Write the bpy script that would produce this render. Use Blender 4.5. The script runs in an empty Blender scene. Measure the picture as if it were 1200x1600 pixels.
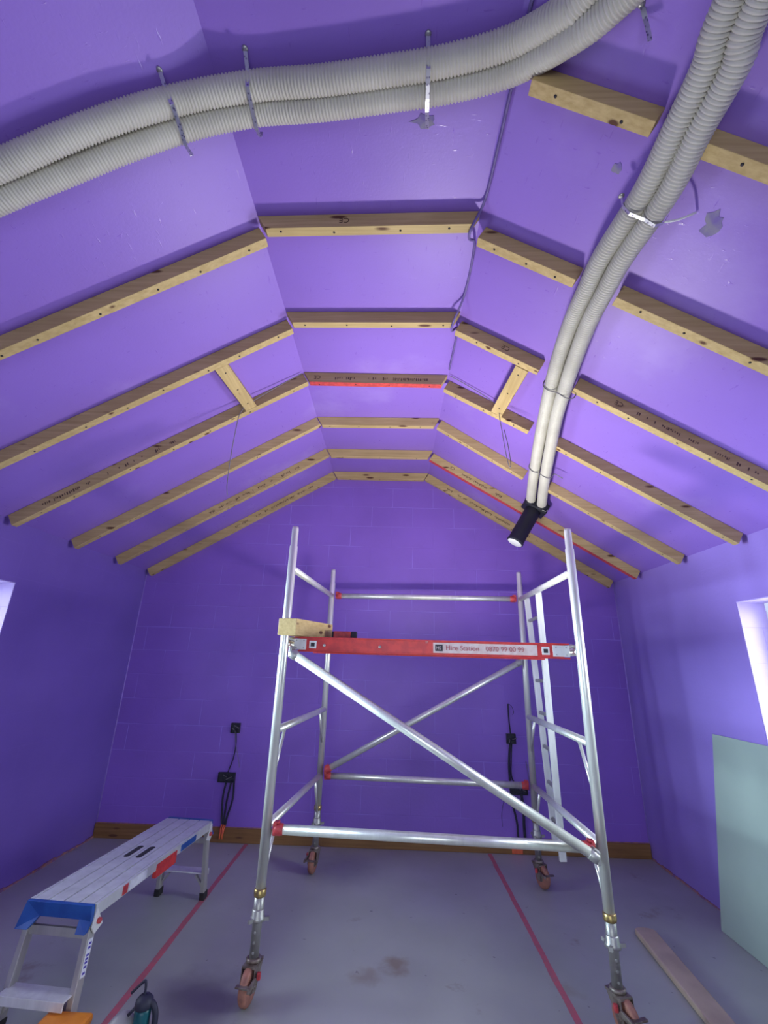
import bpy, bmesh, math, random
from mathutils import Vector as V, Matrix as M
random.seed(7)
S = bpy.context.scene
COL = S.collection

# ------------------------------------------------------------------ dimensions (metres)
XL, XR = -2.61, 2.31            # side walls
ZE = 2.402                      # eaves
RL, RR, ZR = -0.692, 0.384, 3.58  # edges of the flat strip of the ceiling
YB, YF = 4.63, -1.4             # back and front wall
BW, BT = 0.047, 0.082           # batten section
EYE = V((0, 0, 1.55))

# ------------------------------------------------------------------ camera
yaw, pit, rol, FPX = -0.0225, 0.3275, 0.0302, 690.1
fw = V((math.sin(yaw)*math.cos(pit), math.cos(yaw)*math.cos(pit), math.sin(pit)))
r0 = V((math.cos(yaw), -math.sin(yaw), 0)); u0 = r0.cross(fw)
rt = r0*math.cos(rol) + u0*math.sin(rol); up = -r0*math.sin(rol) + u0*math.cos(rol)
cd = bpy.data.cameras.new('camera'); cam = bpy.data.objects.new('camera', cd); COL.objects.link(cam)
cd.sensor_fit = 'HORIZONTAL'; cd.sensor_width = 36; cd.lens = 36*FPX/1200; cd.clip_start = 0.05
mw = M.Identity(4)
for i in range(3):
    mw[i][0] = rt[i]; mw[i][1] = up[i]; mw[i][2] = -fw[i]; mw[i][3] = EYE[i]
cam.matrix_world = mw
S.camera = cam

# ------------------------------------------------------------------ materials
def mat(name, col, rough=.5, metal=0., spec=.5):
    m = bpy.data.materials.new(name); m.use_nodes = True
    b = m.node_tree.nodes['Principled BSDF']
    b.inputs['Base Color'].default_value = (*col, 1); b.inputs['Roughness'].default_value = rough
    b.inputs['Metallic'].default_value = metal; b.inputs['Specular IOR Level'].default_value = spec
    return m
def nd(m, t, **k):
    n = m.node_tree.nodes.new(t)
    for a, v in k.items():
        if hasattr(n, a): setattr(n, a, v)
        else: n.inputs[a.replace('_', ' ')].default_value = v
    return n
def lk(m, a, b): m.node_tree.links.new(a, b)
def bsdf(m): return m.node_tree.nodes['Principled BSDF']
def coords(m, scale=(1, 1, 1), rot=(0, 0, 0), kind='Object'):
    tc = nd(m, 'ShaderNodeTexCoord'); mp = nd(m, 'ShaderNodeMapping')
    mp.inputs['Scale'].default_value = scale; mp.inputs['Rotation'].default_value = rot
    lk(m, tc.outputs[kind], mp.inputs['Vector']); return mp.outputs['Vector']
def ramp(m, src, stops):
    r = nd(m, 'ShaderNodeValToRGB'); e = r.color_ramp.elements
    while len(e) < len(stops): e.new(.5)
    for el, (p, c) in zip(e, stops): el.position = p; el.color = (*c, 1)
    lk(m, src, r.inputs['Fac']); return r.outputs['Color']
def mixc(m, fac, a, b, mode='MIX'):
    n = nd(m, 'ShaderNodeMix'); n.data_type = 'RGBA'; n.blend_type = mode
    for s, v in ((0, fac), (6, a), (7, b)):
        if hasattr(v, 'is_linked'): lk(m, v, n.inputs[s])
        else: n.inputs[s].default_value = v if s == 0 else (*v, 1)
    return n.outputs[2]
def noise(m, vec, scale, detail=3, rough=.5):
    n = nd(m, 'ShaderNodeTexNoise'); n.inputs['Scale'].default_value = scale
    n.inputs['Detail'].default_value = detail; n.inputs['Roughness'].default_value = rough
    lk(m, vec, n.inputs['Vector']); return n.outputs['Fac']
def bump(m, h, strength, dist=.01, prev=None):
    b = nd(m, 'ShaderNodeBump'); b.inputs['Strength'].default_value = strength; b.inputs['Distance'].default_value = dist
    lk(m, h, b.inputs['Height'])
    if prev: lk(m, prev, b.inputs['Normal'])
    lk(m, b.outputs['Normal'], bsdf(m).inputs['Normal']); return b.outputs['Normal']

PUR = (0.262, 0.148, 0.56)
def purple_board():
    m = mat('purple painted strand board', PUR, .5, 0, .4)
    v = coords(m)
    c = mixc(m, noise(m, v, 1.3, 4), tuple(x*.88 for x in PUR), tuple(min(1, x*1.12) for x in PUR))
    pale = ramp(m, noise(m, v, 1.1, 5, .6), [(.60, (0, 0, 0)), (.70, (.22, .22, .22))])
    c = mixc(m, pale, c, (.45, .34, .72))
    base_c = c
    lk(m, c, bsdf(m).inputs['Base Color'])
    a = noise(m, coords(m, (95, 14, 40), (0, 0, .5)), 1, 3, .55)
    b = noise(m, coords(m, (16, 80, 40), (0, 0, .35)), 1, 3, .55)
    ra = ramp(m, a, [(.66, (0, 0, 0)), (.80, (1, 1, 1))]); rb = ramp(m, b, [(.66, (0, 0, 0)), (.80, (1, 1, 1))])
    rsum = mixc(m, 1., ra, rb, 'ADD'); rm = ramp(m, rsum, [(.0, (.46,)*3), (.6, (.14,)*3)]); lk(m, rm, bsdf(m).inputs['Roughness'])
    n = bump(m, ra, .2, .004); n = bump(m, rb, .2, .004, n)
    bump(m, noise(m, v, 90, 2), .12, .003, n)
    return m
def purple_block(name, lines=1., dark=1., paint=(0.245, 0.125, 0.55)):
    base = tuple(x*dark for x in paint)
    m = mat(name, base, .42, 0, .45)
    tc = nd(m, 'ShaderNodeTexCoord'); sx = nd(m, 'ShaderNodeSeparateXYZ'); cx = nd(m, 'ShaderNodeCombineXYZ')
    lk(m, tc.outputs['Object'], sx.inputs[0])
    ad = nd(m, 'ShaderNodeMath', operation='ADD'); lk(m, sx.outputs['X'], ad.inputs[0]); lk(m, sx.outputs['Y'], ad.inputs[1])
    az = nd(m, 'ShaderNodeMath', operation='ADD'); lk(m, sx.outputs['Z'], az.inputs[0]); az.inputs[1].default_value = .045
    lk(m, ad.outputs[0], cx.inputs['X']); lk(m, az.outputs[0], cx.inputs['Y'])
    br = nd(m, 'ShaderNodeTexBrick'); lk(m, cx.outputs[0], br.inputs['Vector'])
    br.inputs['Scale'].default_value = 1; br.inputs['Brick Width'].default_value = .45; br.inputs['Row Height'].default_value = .225
    br.inputs['Mortar Size'].default_value = .0035; br.inputs['Mortar Smooth'].default_value = .3
    br.inputs['Color1'].default_value = (0, 0, 0, 1); br.inputs['Color2'].default_value = (0, 0, 0, 1); br.inputs['Mortar'].default_value = (1, 1, 1, 1)
    v = coords(m)
    wob = ramp(m, noise(m, v, 2.2, 4), [(.42, (0, 0, 0)), (.62, (1, 1, 1))])
    f = mixc(m, 1., br.outputs['Color'], wob, 'MULTIPLY')
    fm = mixc(m, 1., f, (.62*lines,)*3, 'MULTIPLY')
    b0 = mixc(m, noise(m, v, 1.5, 4), tuple(x*.78 for x in base), tuple(min(1, x*1.2) for x in base))
    c = mixc(m, fm, b0, (.38, .27, .80))
    lk(m, c, bsdf(m).inputs['Base Color'])
    inv = nd(m, 'ShaderNodeInvert'); lk(m, br.outputs['Color'], inv.inputs['Color'])
    n = bump(m, inv.outputs[0], .5*lines, .004)
    bump(m, noise(m, v, 45, 4, .6), .25, .004, n)
    return m
def wood(name, a, b, along='X', dark=(.10, .04, .02)):
    m = mat(name, a, .6, 0, .3)
    rnd = nd(m, 'ShaderNodeObjectInfo')
    tc = nd(m, 'ShaderNodeTexCoord'); off = nd(m, 'ShaderNodeVectorMath', operation='ADD')
    sc = nd(m, 'ShaderNodeMath', operation='MULTIPLY'); sc.inputs[1].default_value = 17
    lk(m, rnd.outputs['Random'], sc.inputs[0]); lk(m, tc.outputs['Object'], off.inputs[0]); lk(m, sc.outputs[0], off.inputs[1])
    def mp(s):
        n = nd(m, 'ShaderNodeMapping'); n.inputs['Scale'].default_value = s; lk(m, off.outputs[0], n.inputs['Vector']); return n.outputs[0]
    g = noise(m, mp((2.2, 55, 55) if along == 'X' else (55, 2.2, 55)), 1, 4, .6)
    c = ramp(m, g, [(.3, a), (.7, b)])
    c = mixc(m, ramp(m, noise(m, mp((3, 3, 3)), 1, 2), [(.35, (0, 0, 0)), (.75, (.45, .45, .45))]), c, tuple(x*.72 for x in a))
    vo = nd(m, 'ShaderNodeTexVoronoi'); vo.inputs['Scale'].default_value = 1
    lk(m, mp((3.4, 13, 13) if along == 'X' else (13, 3.4, 13)), vo.inputs['Vector'])
    k = ramp(m, vo.outputs['Distance'], [(.10, (1, 1, 1)), (.17, (0, 0, 0))])
    c = mixc(m, k, c, dark)
    lk(m, c, bsdf(m).inputs['Base Color'])
    bump(m, g, .15, .003)
    return m
def metal_mat(name, col, rough=.34, metal=.75, scr=True):
    m = mat(name, col, rough, metal)
    v = coords(m, (18, 18, 3))
    c = mixc(m, ramp(m, noise(m, v, 1, 5, .65), [(.35, (0, 0, 0)), (.75, (1, 1, 1))]), col, tuple(x*.78 for x in col))
    lk(m, c, bsdf(m).inputs['Base Color'])
    if scr: bump(m, noise(m, coords(m, (60, 60, 60)), 1, 3), .08, .002)
    return m
FLOOR_STAINS_SHADE = [(.07, 3.06, .10, (.24, .19, .13), .8), (-.08, 2.95, .10, (.26, .22, .16), .6), (.95, 2.93, .09, (.26, .24, .18), .5), (-.86, 2.72, .30, (.10, .095, .105), .55), (-.35, 4.2, .35, (.17, .17, .21), .5), (.3, 3.7, .3, (.36, .37, .40), .4), (-.2, 2.5, .4, (.40, .41, .42), .4)]  # stains and grey patches; the near-black one paints shadow beside the near-left castor
def floor_mat():
    m = mat('grey painted concrete floor', (.30,.29,.28), .42, 0, .5)
    v = coords(m)
    c = ramp(m, noise(m, v, 1.1, 5, .55), [(.3, (.31, .325, .30)), (.7, (.40, .42, .385))])
    sc = ramp(m, noise(m, v, 2.6, 6, .65), [(.64, (0, 0, 0)), (.72, (.75, .75, .75))])
    c = mixc(m, sc, c, (.23, .20, .16))
    sp = ramp(m, noise(m, v, 23, 2), [(.74, (0, 0, 0)), (.78, (.7, .7, .7))])
    c = mixc(m, sp, c, (.13, .12, .13))
    geo = nd(m, 'ShaderNodeNewGeometry'); nn = nd(m, 'ShaderNodeTexNoise'); nn.inputs['Scale'].default_value = 9; nn.inputs['Detail'].default_value = 5
    lk(m, geo.outputs['Position'], nn.inputs['Vector'])
    ds = nd(m, 'ShaderNodeVectorMath', operation='SCALE'); lk(m, nn.outputs['Color'], ds.inputs[0]); ds.inputs['Scale'].default_value = .22
    ps = nd(m, 'ShaderNodeVectorMath', operation='ADD'); lk(m, geo.outputs['Position'], ps.inputs[0]); lk(m, ds.outputs[0], ps.inputs[1])
    for (sx_, sy_, r_, col, k_) in FLOOR_STAINS_SHADE:
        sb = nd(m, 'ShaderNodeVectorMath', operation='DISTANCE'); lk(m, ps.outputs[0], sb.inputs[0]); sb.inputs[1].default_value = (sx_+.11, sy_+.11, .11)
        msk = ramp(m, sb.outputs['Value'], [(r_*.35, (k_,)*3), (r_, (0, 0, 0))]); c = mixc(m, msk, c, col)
    lk(m, c, bsdf(m).inputs['Base Color'])
    lk(m, ramp(m, noise(m, v, 3, 4), [(.3, (.30,)*3), (.7, (.5,)*3)]), bsdf(m).inputs['Roughness'])
    bump(m, noise(m, v, 35, 4), .08, .003)
    return m
def speckle(name, a, b, scale, rough=.6, metal=0.):
    m = mat(name, a, rough, metal)
    c = mixc(m, ramp(m, noise(m, coords(m), scale, 4), [(.4, (0, 0, 0)), (.62, (1, 1, 1))]), a, b)
    lk(m, c, bsdf(m).inputs['Base Color']); return m

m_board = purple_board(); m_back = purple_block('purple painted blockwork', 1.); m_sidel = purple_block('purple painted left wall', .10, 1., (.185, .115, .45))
m_side = purple_block('purple painted side wall', .10, 1.08, (.245, .165, .50))  # side-wall purple greyed and lightened to put window glare into the colour
m_reveal = purple_block('reveal purple paled for daylight', .8, 1., (.50, .40, .74))  # purple paint made paler in the colour to imitate overexposing daylight
m_seam = speckle('lighter purple caulk', (.34, .24, .66), (.30, .2, .6), 30)
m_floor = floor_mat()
m_pine = wood('sawn pine', (.44, .315, .125), (.60, .45, .21))
m_piney = wood('sawn pine lengthwise y', (.44, .315, .125), (.60, .45, .21), 'Y')
m_skirt = wood('stained skirting timber', (.20, .10, .035), (.30, .165, .06))
m_alu = metal_mat('scuffed aluminium tube', (.80, .81, .74), .32, .62)
m_alud = metal_mat('dull galvanised steel', (.45, .45, .42), .45, .8)
m_deck = metal_mat('scuffed ribbed aluminium deck', (.66, .69, .68), .42, .35)
m_legs = metal_mat('dull aluminium extrusion', (.50, .49, .46), .45, .5)
m_white = metal_mat('bright ladder aluminium', (.82, .84, .80), .5, .3)
m_red = speckle('red coated beam', (.62, .045, .04), (.48, .03, .035), 25, .4)
m_claw = speckle('red plastic claw', (.55, .06, .06), (.38, .04, .05), 40, .45)
m_redpaint = speckle('red marking paint', (.62, .07, .06), (.45, .05, .05), 40)
m_blue = speckle('blue plastic cap', (.015, .085, .33), (.01, .055, .25), 12, .4)
m_bluec = speckle('blue clip plastic', (.02, .22, .45), (.02, .15, .35), 30, .4)
m_wheel = speckle('reddish brown castor tyre', (.36, .155, .105), (.25, .11, .08), 30, .55)
m_cast = speckle('worn castor steel', (.28, .25, .21), (.16, .12, .10), 30, .45, .6)
m_brass = speckle('brass coloured collar', (.50, .38, .14), (.30, .22, .1), 50, .35, .8)
m_duct = speckle('ivory corrugated plastic', (.52, .50, .43), (.45, .43, .37), 5, .5)
m_black = speckle('matt black plastic', (.006, .007, .014), (.01, .011, .02), 10, .6)
m_cap = speckle('white plastic cap', (.75, .76, .76), (.66, .67, .67), 8, .5)
m_wire = speckle('grey cable sheath', (.20, .19, .20), (.14, .13, .15), 30)
m_wirep = speckle('purple splashed cable', (.16, .12, .30), (.11, .07, .25), 30)
m_cord = speckle('dark cable', (.012, .012, .03), (.02, .02, .05), 30)
m_box = speckle('dark back box', (.03, .035, .05), (.015, .015, .03), 60)
m_orange = speckle('orange plastic', (.80, .28, .02), (.70, .22, .015), 8, .4)
m_oend = speckle('orange cable end', (.75, .16, .05), (.6, .1, .04), 20)
m_teal = speckle('teal tool casing', (.0, .085, .10), (.0, .06, .075), 10, .4)
m_navy = speckle('dark rubber grip', (.012, .016, .035), (.02, .02, .04), 20, .6)
m_tgrey = speckle('light grey tool casing', (.36, .36, .34), (.28, .28, .27), 10, .4)
m_tape = speckle('faded red floor tape', (.52, .12, .15), (.40, .13, .15), 22)
m_green = speckle('green moisture resistant plasterboard', (.30, .37, .325), (.28, .35, .31), 3, .8)
m_edge = speckle('pink gap filler', (.40, .20, .15), (.20, .10, .22), 25)
m_plank = speckle('dusty beige board', (.44, .345, .26), (.37, .29, .22), 6)
m_sticker = speckle('pale sticker', (.66, .55, .52), (.60, .46, .43), 30)
m_wsticker = speckle('white sticker', (.72, .74, .78), (.64, .66, .70), 30)
m_dark = mat('dark print', (.02, .018, .025), .6)
m_ink = mat('brown timber ink', (.10, .055, .03), .7)
m_redink = mat('faded red print', (.42, .12, .12), .6)
m_blueink = mat('blue violet print', (.06, .04, .35), .6)
m_rubber = mat('black rubber', (.02, .02, .022), .7)
m_upvc = speckle('white window frame', (.62, .62, .66), (.58, .58, .62), 5, .35)
m_smear = speckle('unpainted grey patch', (.24, .22, .30), (.17, .12, .36), 20, .8)
def strap_mat():
    m = mat('perforated galvanised strap', (.55, .56, .60), .35, .85)
    b = nd(m, 'ShaderNodeTexVoronoi'); b.inputs['Scale'].default_value = 85; lk(m, coords(m), b.inputs['Vector'])
    c = ramp(m, b.outputs['Distance'], [(.15, (.12, .10, .2)), (.40, (.55, .56, .62))]); lk(m, c, bsdf(m).inputs['Base Color']); return m
m_strap = strap_mat()
def glass_mat():
    m = bpy.data.materials.new('window glass'); m.use_nodes = True; nt = m.node_tree; nt.nodes.clear()
    o = nt.nodes.new('ShaderNodeOutputMaterial'); t = nt.nodes.new('ShaderNodeBsdfTransparent'); g = nt.nodes.new('ShaderNodeBsdfGlossy')
    g.inputs['Roughness'].default_value = .03; f = nt.nodes.new('ShaderNodeFresnel'); x = nt.nodes.new('ShaderNodeMixShader')
    nt.links.new(f.outputs[0], x.inputs[0]); nt.links.new(t.outputs[0], x.inputs[1]); nt.links.new(g.outputs[0], x.inputs[2]); nt.links.new(x.outputs[0], o.inputs[0])
    return m
m_glass = glass_mat()

# ------------------------------------------------------------------ mesh helpers
class MB:
    def __init__(s): s.bm = bmesh.new()
    def hexa(s, p):            # 8 corners: bottom ring 0-3, top ring 4-7
        v = [s.bm.verts.new(q) for q in p]
        for f in ((3, 2, 1, 0), (4, 5, 6, 7), (0, 1, 5, 4), (1, 2, 6, 5), (2, 3, 7, 6), (3, 0, 4, 7)): s.bm.faces.new([v[i] for i in f])
        return s
    def box(s, a, b):
        x0, y0, z0 = a; x1, y1, z1 = b
        return s.hexa([(x0, y0, z0), (x1, y0, z0), (x1, y1, z0), (x0, y1, z0), (x0, y0, z1), (x1, y0, z1), (x1, y1, z1), (x0, y1, z1)])
    def bar(s, a, b, w, h, side=V((0, 0, 1))):   # rectangular bar from a to b; h along `side`
        a = V(a); b = V(b); d = (b-a).normalized(); t = d.cross(V(side)).normalized(); n = t.cross(d).normalized()
        c = [(-w/2, -h/2), (w/2, -h/2), (w/2, h/2), (-w/2, h/2)]
        return s.hexa([a+t*x+n*y for x, y in c] + [b+t*x+n*y for x, y in c])
    def tube(s, pts, r, seg=14, caps=True):
        pts = [V(p) for p in pts]; rings = []; n = None
        for i, p in enumerate(pts):
            d = (pts[min(i+1, len(pts)-1)] - pts[max(i-1, 0)]).normalized()
            if n is None:
                n = d.orthogonal().normalized()
            else:
                n = (n - d*n.dot(d)).normalized()
            b = d.cross(n); rr = r[i] if isinstance(r, (list, tuple)) else r
            rings.append([s.bm.verts.new(p + (n*math.cos(2*math.pi*k/seg) + b*math.sin(2*math.pi*k/seg))*rr) for k in range(seg)])
        for A, B in zip(rings, rings[1:]):
            for k in range(seg):
                f = s.bm.faces.new((A[k], A[(k+1) % seg], B[(k+1) % seg], B[k])); f.smooth = True
        if caps: s.bm.faces.new(rings[0][::-1]); s.bm.faces.new(rings[-1])
        return s
    def lathe(s, prof, origin, axis, seg=28):      # prof: (radius, along)
        a = V(axis).normalized(); o = V(origin)
        return s.tube_rings([o+a*h for _, h in prof], [r for r, _ in prof], a, seg)
    def tube_rings(s, cs, rs, a, seg):
        n = a.orthogonal().normalized(); b = a.cross(n); rings = []
        for c, r in zip(cs, rs):
            rings.append([s.bm.verts.new(c + (n*math.cos(2*math.pi*k/seg) + b*math.sin(2*math.pi*k/seg))*max(r, 1e-4)) for k in range(seg)])
        for A, B in zip(rings, rings[1:]):
            for k in range(seg): s.bm.faces.new((A[k], A[(k+1) % seg], B[(k+1) % seg], B[k])).smooth = True
        s.bm.faces.new(rings[0][::-1]); s.bm.faces.new(rings[-1]); return s
    def poly(s, pts, thick):                       # flat polygon extruded by vector
        t = V(thick); a = [s.bm.verts.new(V(p)) for p in pts]; b = [s.bm.verts.new(V(p)+t) for p in pts]
        s.bm.faces.new(a[::-1]); s.bm.faces.new(b)
        for i in range(len(a)): s.bm.faces.new((a[i], a[(i+1) % len(a)], b[(i+1) % len(a)], b[i]))
        return s
    def build(s, name, m, parent=None, bev=0., smooth=False):
        bmesh.ops.recalc_face_normals(s.bm, faces=s.bm.faces)
        me = bpy.data.meshes.new(name); s.bm.to_mesh(me); s.bm.free(); me.materials.append(m)
        # put the mesh's origin at its centre so each object stands where it is
        vs = [v.co for v in me.vertices]
        c = sum(vs, V())/len(vs) if parent is None else V()
        if parent is None: me.transform(M.Translation(-c))
        o = bpy.data.objects.new(name, me); COL.objects.link(o); o.location = c
        if parent is not None:
            o.parent = parent; W = V(parent.location); p = parent.parent
            while p is not None: W += V(p.location); p = p.parent
            me.transform(M.Translation(-W))
        if bev:
            b = o.modifiers.new('bevel', 'BEVEL'); b.width = bev; b.segments = 2; b.limit_method = 'ANGLE'; b.angle_limit = .7
        return o
def tag(o, label=None, cat=None, group=None, kind=None):
    if label: o['label'] = label
    if cat: o['category'] = cat
    if group: o['group'] = group
    if kind: o['kind'] = kind
    return o
def root(name, loc, label, cat, group=None):
    o = bpy.data.objects.new(name, None); COL.objects.link(o); o.location = loc; o.empty_display_size = .1
    return tag(o, label, cat, group)
def struct(o): o['kind'] = 'structure'; return o
def text(body, name, m, parent, loc, xdir, ydir, size, align='LEFT'):
    c = bpy.data.curves.new(name, 'FONT'); c.body = body; c.size = size; c.extrude = .0004; c.align_x = align; c.align_y = 'CENTER'
    x = V(xdir).normalized(); y = V(ydir).normalized(); z = x.cross(y)
    t = bpy.data.objects.new(name, c); COL.objects.link(t)
    mm = M.Identity(4)
    for i in range(3): mm[i][0] = x[i]; mm[i][1] = y[i]; mm[i][2] = z[i]
    me = bpy.data.meshes.new_from_object(t); bpy.data.objects.remove(t)
    me.materials.clear(); me.materials.append(m); me.transform(M.Translation(V(loc)) @ mm)
    o = bpy.data.objects.new(name, me); COL.objects.link(o); o.parent = parent
    W = V(parent.location); p = parent.parent
    while p is not None: W += V(p.location); p = p.parent
    me.transform(M.Translation(-W)); return o
def smooth_path(pts, n=12):       # Catmull-Rom
    P = [V(p) for p in pts]; P = [P[0]*2-P[1]] + P + [P[-1]*2-P[-2]]; out = []
    for i in range(1, len(P)-2):
        a, b, c, d = P[i-1:i+3]
        for k in range(n):
            t = k/n
            out.append(.5*((2*b)+(c-a)*t+(2*a-5*b+4*c-d)*t*t+(3*b-a-3*c+d)*t**3))
    out.append(P[-2]); return out
def resample(pts, step):
    out = [pts[0]]; acc = 0
    for a, b in zip(pts, pts[1:]):
        L = (b-a).length; t = step-acc
        while t <= L: out.append(a.lerp(b, t/L)); t += step
        acc = (acc+L) % step
    return out

# ------------------------------------------------------------------ ceiling surface: a point on it at (x, y), dropped by d along its normal
sl = (ZR-ZE)/(RL-XL); sr = (ZR-ZE)/(XR-RR)
nL = V((sl, 0, -1)).normalized(); nR = V((-sr, 0, -1)).normalized(); nC = V((0, 0, -1))
def cz(x): return ZE+(x-XL)*sl if x < RL else (ZR if x < RR else ZR-(x-RR)*sr)
def under(x, y, d):
    n = nL if x < RL else (nC if x < RR else nR)
    return V((x, y, cz(x))) + n*d

# ------------------------------------------------------------------ the setting
T = .28
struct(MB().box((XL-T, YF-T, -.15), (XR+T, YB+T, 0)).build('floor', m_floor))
def gable(y0, y1, name, m):
    return MB().poly([(XL-T, y0, 0), (XR+T, y0, 0), (XR+T, y0, ZE), (XR, y0, ZE), (RR, y0, ZR+.0), (RL, y0, ZR), (XL, y0, ZE), (XL-T, y0, ZE)], (0, y1-y0, 0)).build(name, m)
struct(gable(YB, YB+T, 'wall_back', m_back))
WY0, WY1, WZ0, WZ1 = 1.75, 3.03, .95, 2.0
def side_wall(name, x0, x1, m):
    b = MB()
    b.box((x0, YF, 0), (x1, YB, WZ0)); b.box((x0, YF, WZ1), (x1, YB, ZE))
    b.box((x0, YF, WZ0), (x1, WY0, WZ1)); b.box((x0, WY1, WZ0), (x1, YB, WZ1))
    return struct(b.build(name, m))
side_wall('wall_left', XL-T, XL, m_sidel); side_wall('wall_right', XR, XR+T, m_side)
# front wall behind the photographer, with an opening added for the fill lamp
b = MB(); b.box((XL-T, YF-T, 0), (-1.1, YF, ZE)); b.box((1.1, YF-T, 0), (XR+T, YF, ZE)); b.box((-1.1, YF-T, 2.1), (1.1, YF, ZE))
b.poly([(XL, YF-T, ZE), (XR, YF-T, ZE), (RR, YF-T, ZR), (RL, YF-T, ZR)], (0, T, 0))
struct(b.build('wall_front', m_side))
b = MB(); th = .06
prof = [(XL-T, ZE), (XL, ZE), (RL, ZR), (RR, ZR), (XR, ZE), (XR+T, ZE)]
b.poly([(x, YF-T, z) for x, z in prof] + [(x, YF-T, z+th) for x, z in prof[::-1]], (0, YB-YF+2*T, 0))
struct(b.build('ceiling', m_board))

def window(name, side):
    x = XR if side > 0 else XL; s = side
    w = bpy.data.objects.new(name, None); COL.objects.link(w); w.location = (x+s*.2, (WY0+WY1)/2, WZ0); struct(w)
    b = MB(); xa, xb = sorted((x+s*.18, x+s*.25)); f = .06
    b.box((xa, WY0, WZ0), (xb, WY1, WZ0+f)); b.box((xa, WY0, WZ1-f), (xb, WY1, WZ1))
    ym = (WY0+WY1)/2
    for a, c in ((WY0, WY0+f), (WY1-f, WY1), (ym-.035, ym+.035)): b.box((xa, a, WZ0+f), (xb, c, WZ1-f))
    b.build('window_frame', m_upvc, w, .004)
    MB().box((x+s*.21, WY0+f, WZ0+f), (x+s*.216, WY1-f, WZ1-f)).build('window_pane', m_glass, w)
    xa, xb = sorted((x-s*.02, x+s*.18)); MB().box((xa, WY0+.003, WZ0+.0), (xb, WY1-.003, WZ0+.02)).build('window_sill', m_side, w, .004)
def reveal(name, side):  # thin liners added to hold the daylight-paled colour
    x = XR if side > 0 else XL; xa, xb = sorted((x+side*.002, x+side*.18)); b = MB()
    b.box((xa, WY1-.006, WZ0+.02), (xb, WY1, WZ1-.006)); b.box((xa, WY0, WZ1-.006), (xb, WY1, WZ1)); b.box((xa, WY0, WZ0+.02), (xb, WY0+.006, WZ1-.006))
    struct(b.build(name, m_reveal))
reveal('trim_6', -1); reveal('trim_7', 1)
window('window_1', -1); window('window_2', 1)

struct(MB().box((XL+.004, YB-.022, .0), (XR-.004, YB, .112)).build('baseboard_back', m_skirt, None, .004))
def ragged(x, s, name):
    b = MB(); y = YF
    while y < YB-.03:
        L = random.uniform(.05, .13); w = random.uniform(.004, .016); h = random.uniform(.006, .02)
        y1 = min(y+L, YB-.024); xa, xb = sorted((x, x-s*w)); b.box((xa, y, 0), (xb, y1, h)); y = y1
    struct(b.build(name, m_edge))
ragged(XL, -1, 'trim_1'); ragged(XR, 1, 'trim_2')
struct(MB().tube([(XL+.002, YB-.002, .11), (XL+.002, YB-.002, ZE)], .006, 8).build('trim_3', m_seam))
struct(MB().tube([(XR-.002, YB-.002, .11), (XR-.002, YB-.002, ZE)], .006, 8).build('trim_4', m_seam))
# thin painted lip of filler along the baseboard top
struct(MB().box((XL, YB-.008, .112), (XR, YB, .117)).build('trim_5', m_edge))

# ------------------------------------------------------------------ ceiling battens
def screw(parent, p, n):
    a = V(p); return MB().lathe([(.0045, 0), (.0055, .0006), (.001, .0015)], a, n, 10).build('screw', m_dark, parent)
def batten(x0, x1, y0, y1, where, label, m0=0., m1=0., screws=0, red=False, stamp=None, gap=.0015):
    """x0,x1: ends on the ceiling; y0,y1: depth of the near face at each end"""
    n = nL if where == 'L' else (nR if where == 'R' else nC)
    a = V((x0, y0, cz(x0)))+n*gap; c = V((x1, y1, cz(x1)))+n*gap; d = (c-a).normalized()
    w = V((0, BW, 0)); t = n*BT
    mb = MB().hexa([a, c, c+w, a+w, a+t+d*m0, c+t-d*m1, c+t+w-d*m1, a+t+w+d*m0])
    r = mb.build('ceiling_batten', m_pine, None, .002)
    r['label'] = label; r['category'] = 'batten'; r['group'] = {'L': 'timber battens on the left ceiling slope', 'R': 'timber battens on the right ceiling slope', 'C': 'timber battens across the flat ceiling strip'}[where]
    if red:
        q = [a+t+d*m0, c+t-d*m1, c+t+w-d*m1, a+t+w+d*m0]
        o = MB().hexa([p+n*.0005 for p in q]+[p+n*.0015 for p in q]).build('painted_edge', m_redpaint, r); o['label'] = 'red painted underside'
    for k in range(screws):
        f = (k+.5)/screws + random.uniform(-.03, .03)
        p = a.lerp(c, f)+t+w*random.uniform(.35, .65)+n*(.0016 if red else .0005); screw(r, p, n)
    if stamp:
        for s_, f in stamp:
            p = a.lerp(c, f)+t*.5+V((0, -.0009, 0))
            # stamped upside down on the near face, as the timber was turned over
            o = text(s_, 'printed_stamp', m_ink, r, p, -d, n, .042)
            o['label'] = 'faint dark timber grading stamp'
    return r
def print_marks(r, x0, x1, y, where, f0, f1, seed):
    n = nL if where == 'L' else (nR if where == 'R' else nC); rr = random.Random(seed)
    a = V((x0, y, cz(x0))); c = V((x1, y, cz(x1))); d = (c-a).normalized(); L = (c-a).length; b = MB(); t = L*f0
    while t < L*f1:
        if rr.random() < .16: t += rr.uniform(.02, .05); continue
        w = rr.uniform(.004, .010); o = BT*rr.uniform(.44, .5); h = rr.uniform(.010, .024)
        p = a+d*t+n*o+V((0, -.0008, 0)); b.hexa([p, p+d*w, p+d*w+V((0, .0006, 0)), p+V((0, .0006, 0)), p+n*h, p+d*w+n*h, p+d*w+n*h+V((0, .0006, 0)), p+n*h+V((0, .0006, 0))]); t += w+rr.uniform(.003, .009)
    o = b.build('printed_stamp', m_ink, r); o['label'] = 'blurred dark grading print'; o['kind'] = 'stuff'
CY = [(1.556, 1.521), (2.173, 2.154), (2.772, 2.779), (3.406, 3.389), (4.022, 4.011), (YB-BW-.002,)*2]
ordn = ['nearest', 'second nearest', 'third nearest', 'third from the back wall', 'second from the back wall']
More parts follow.
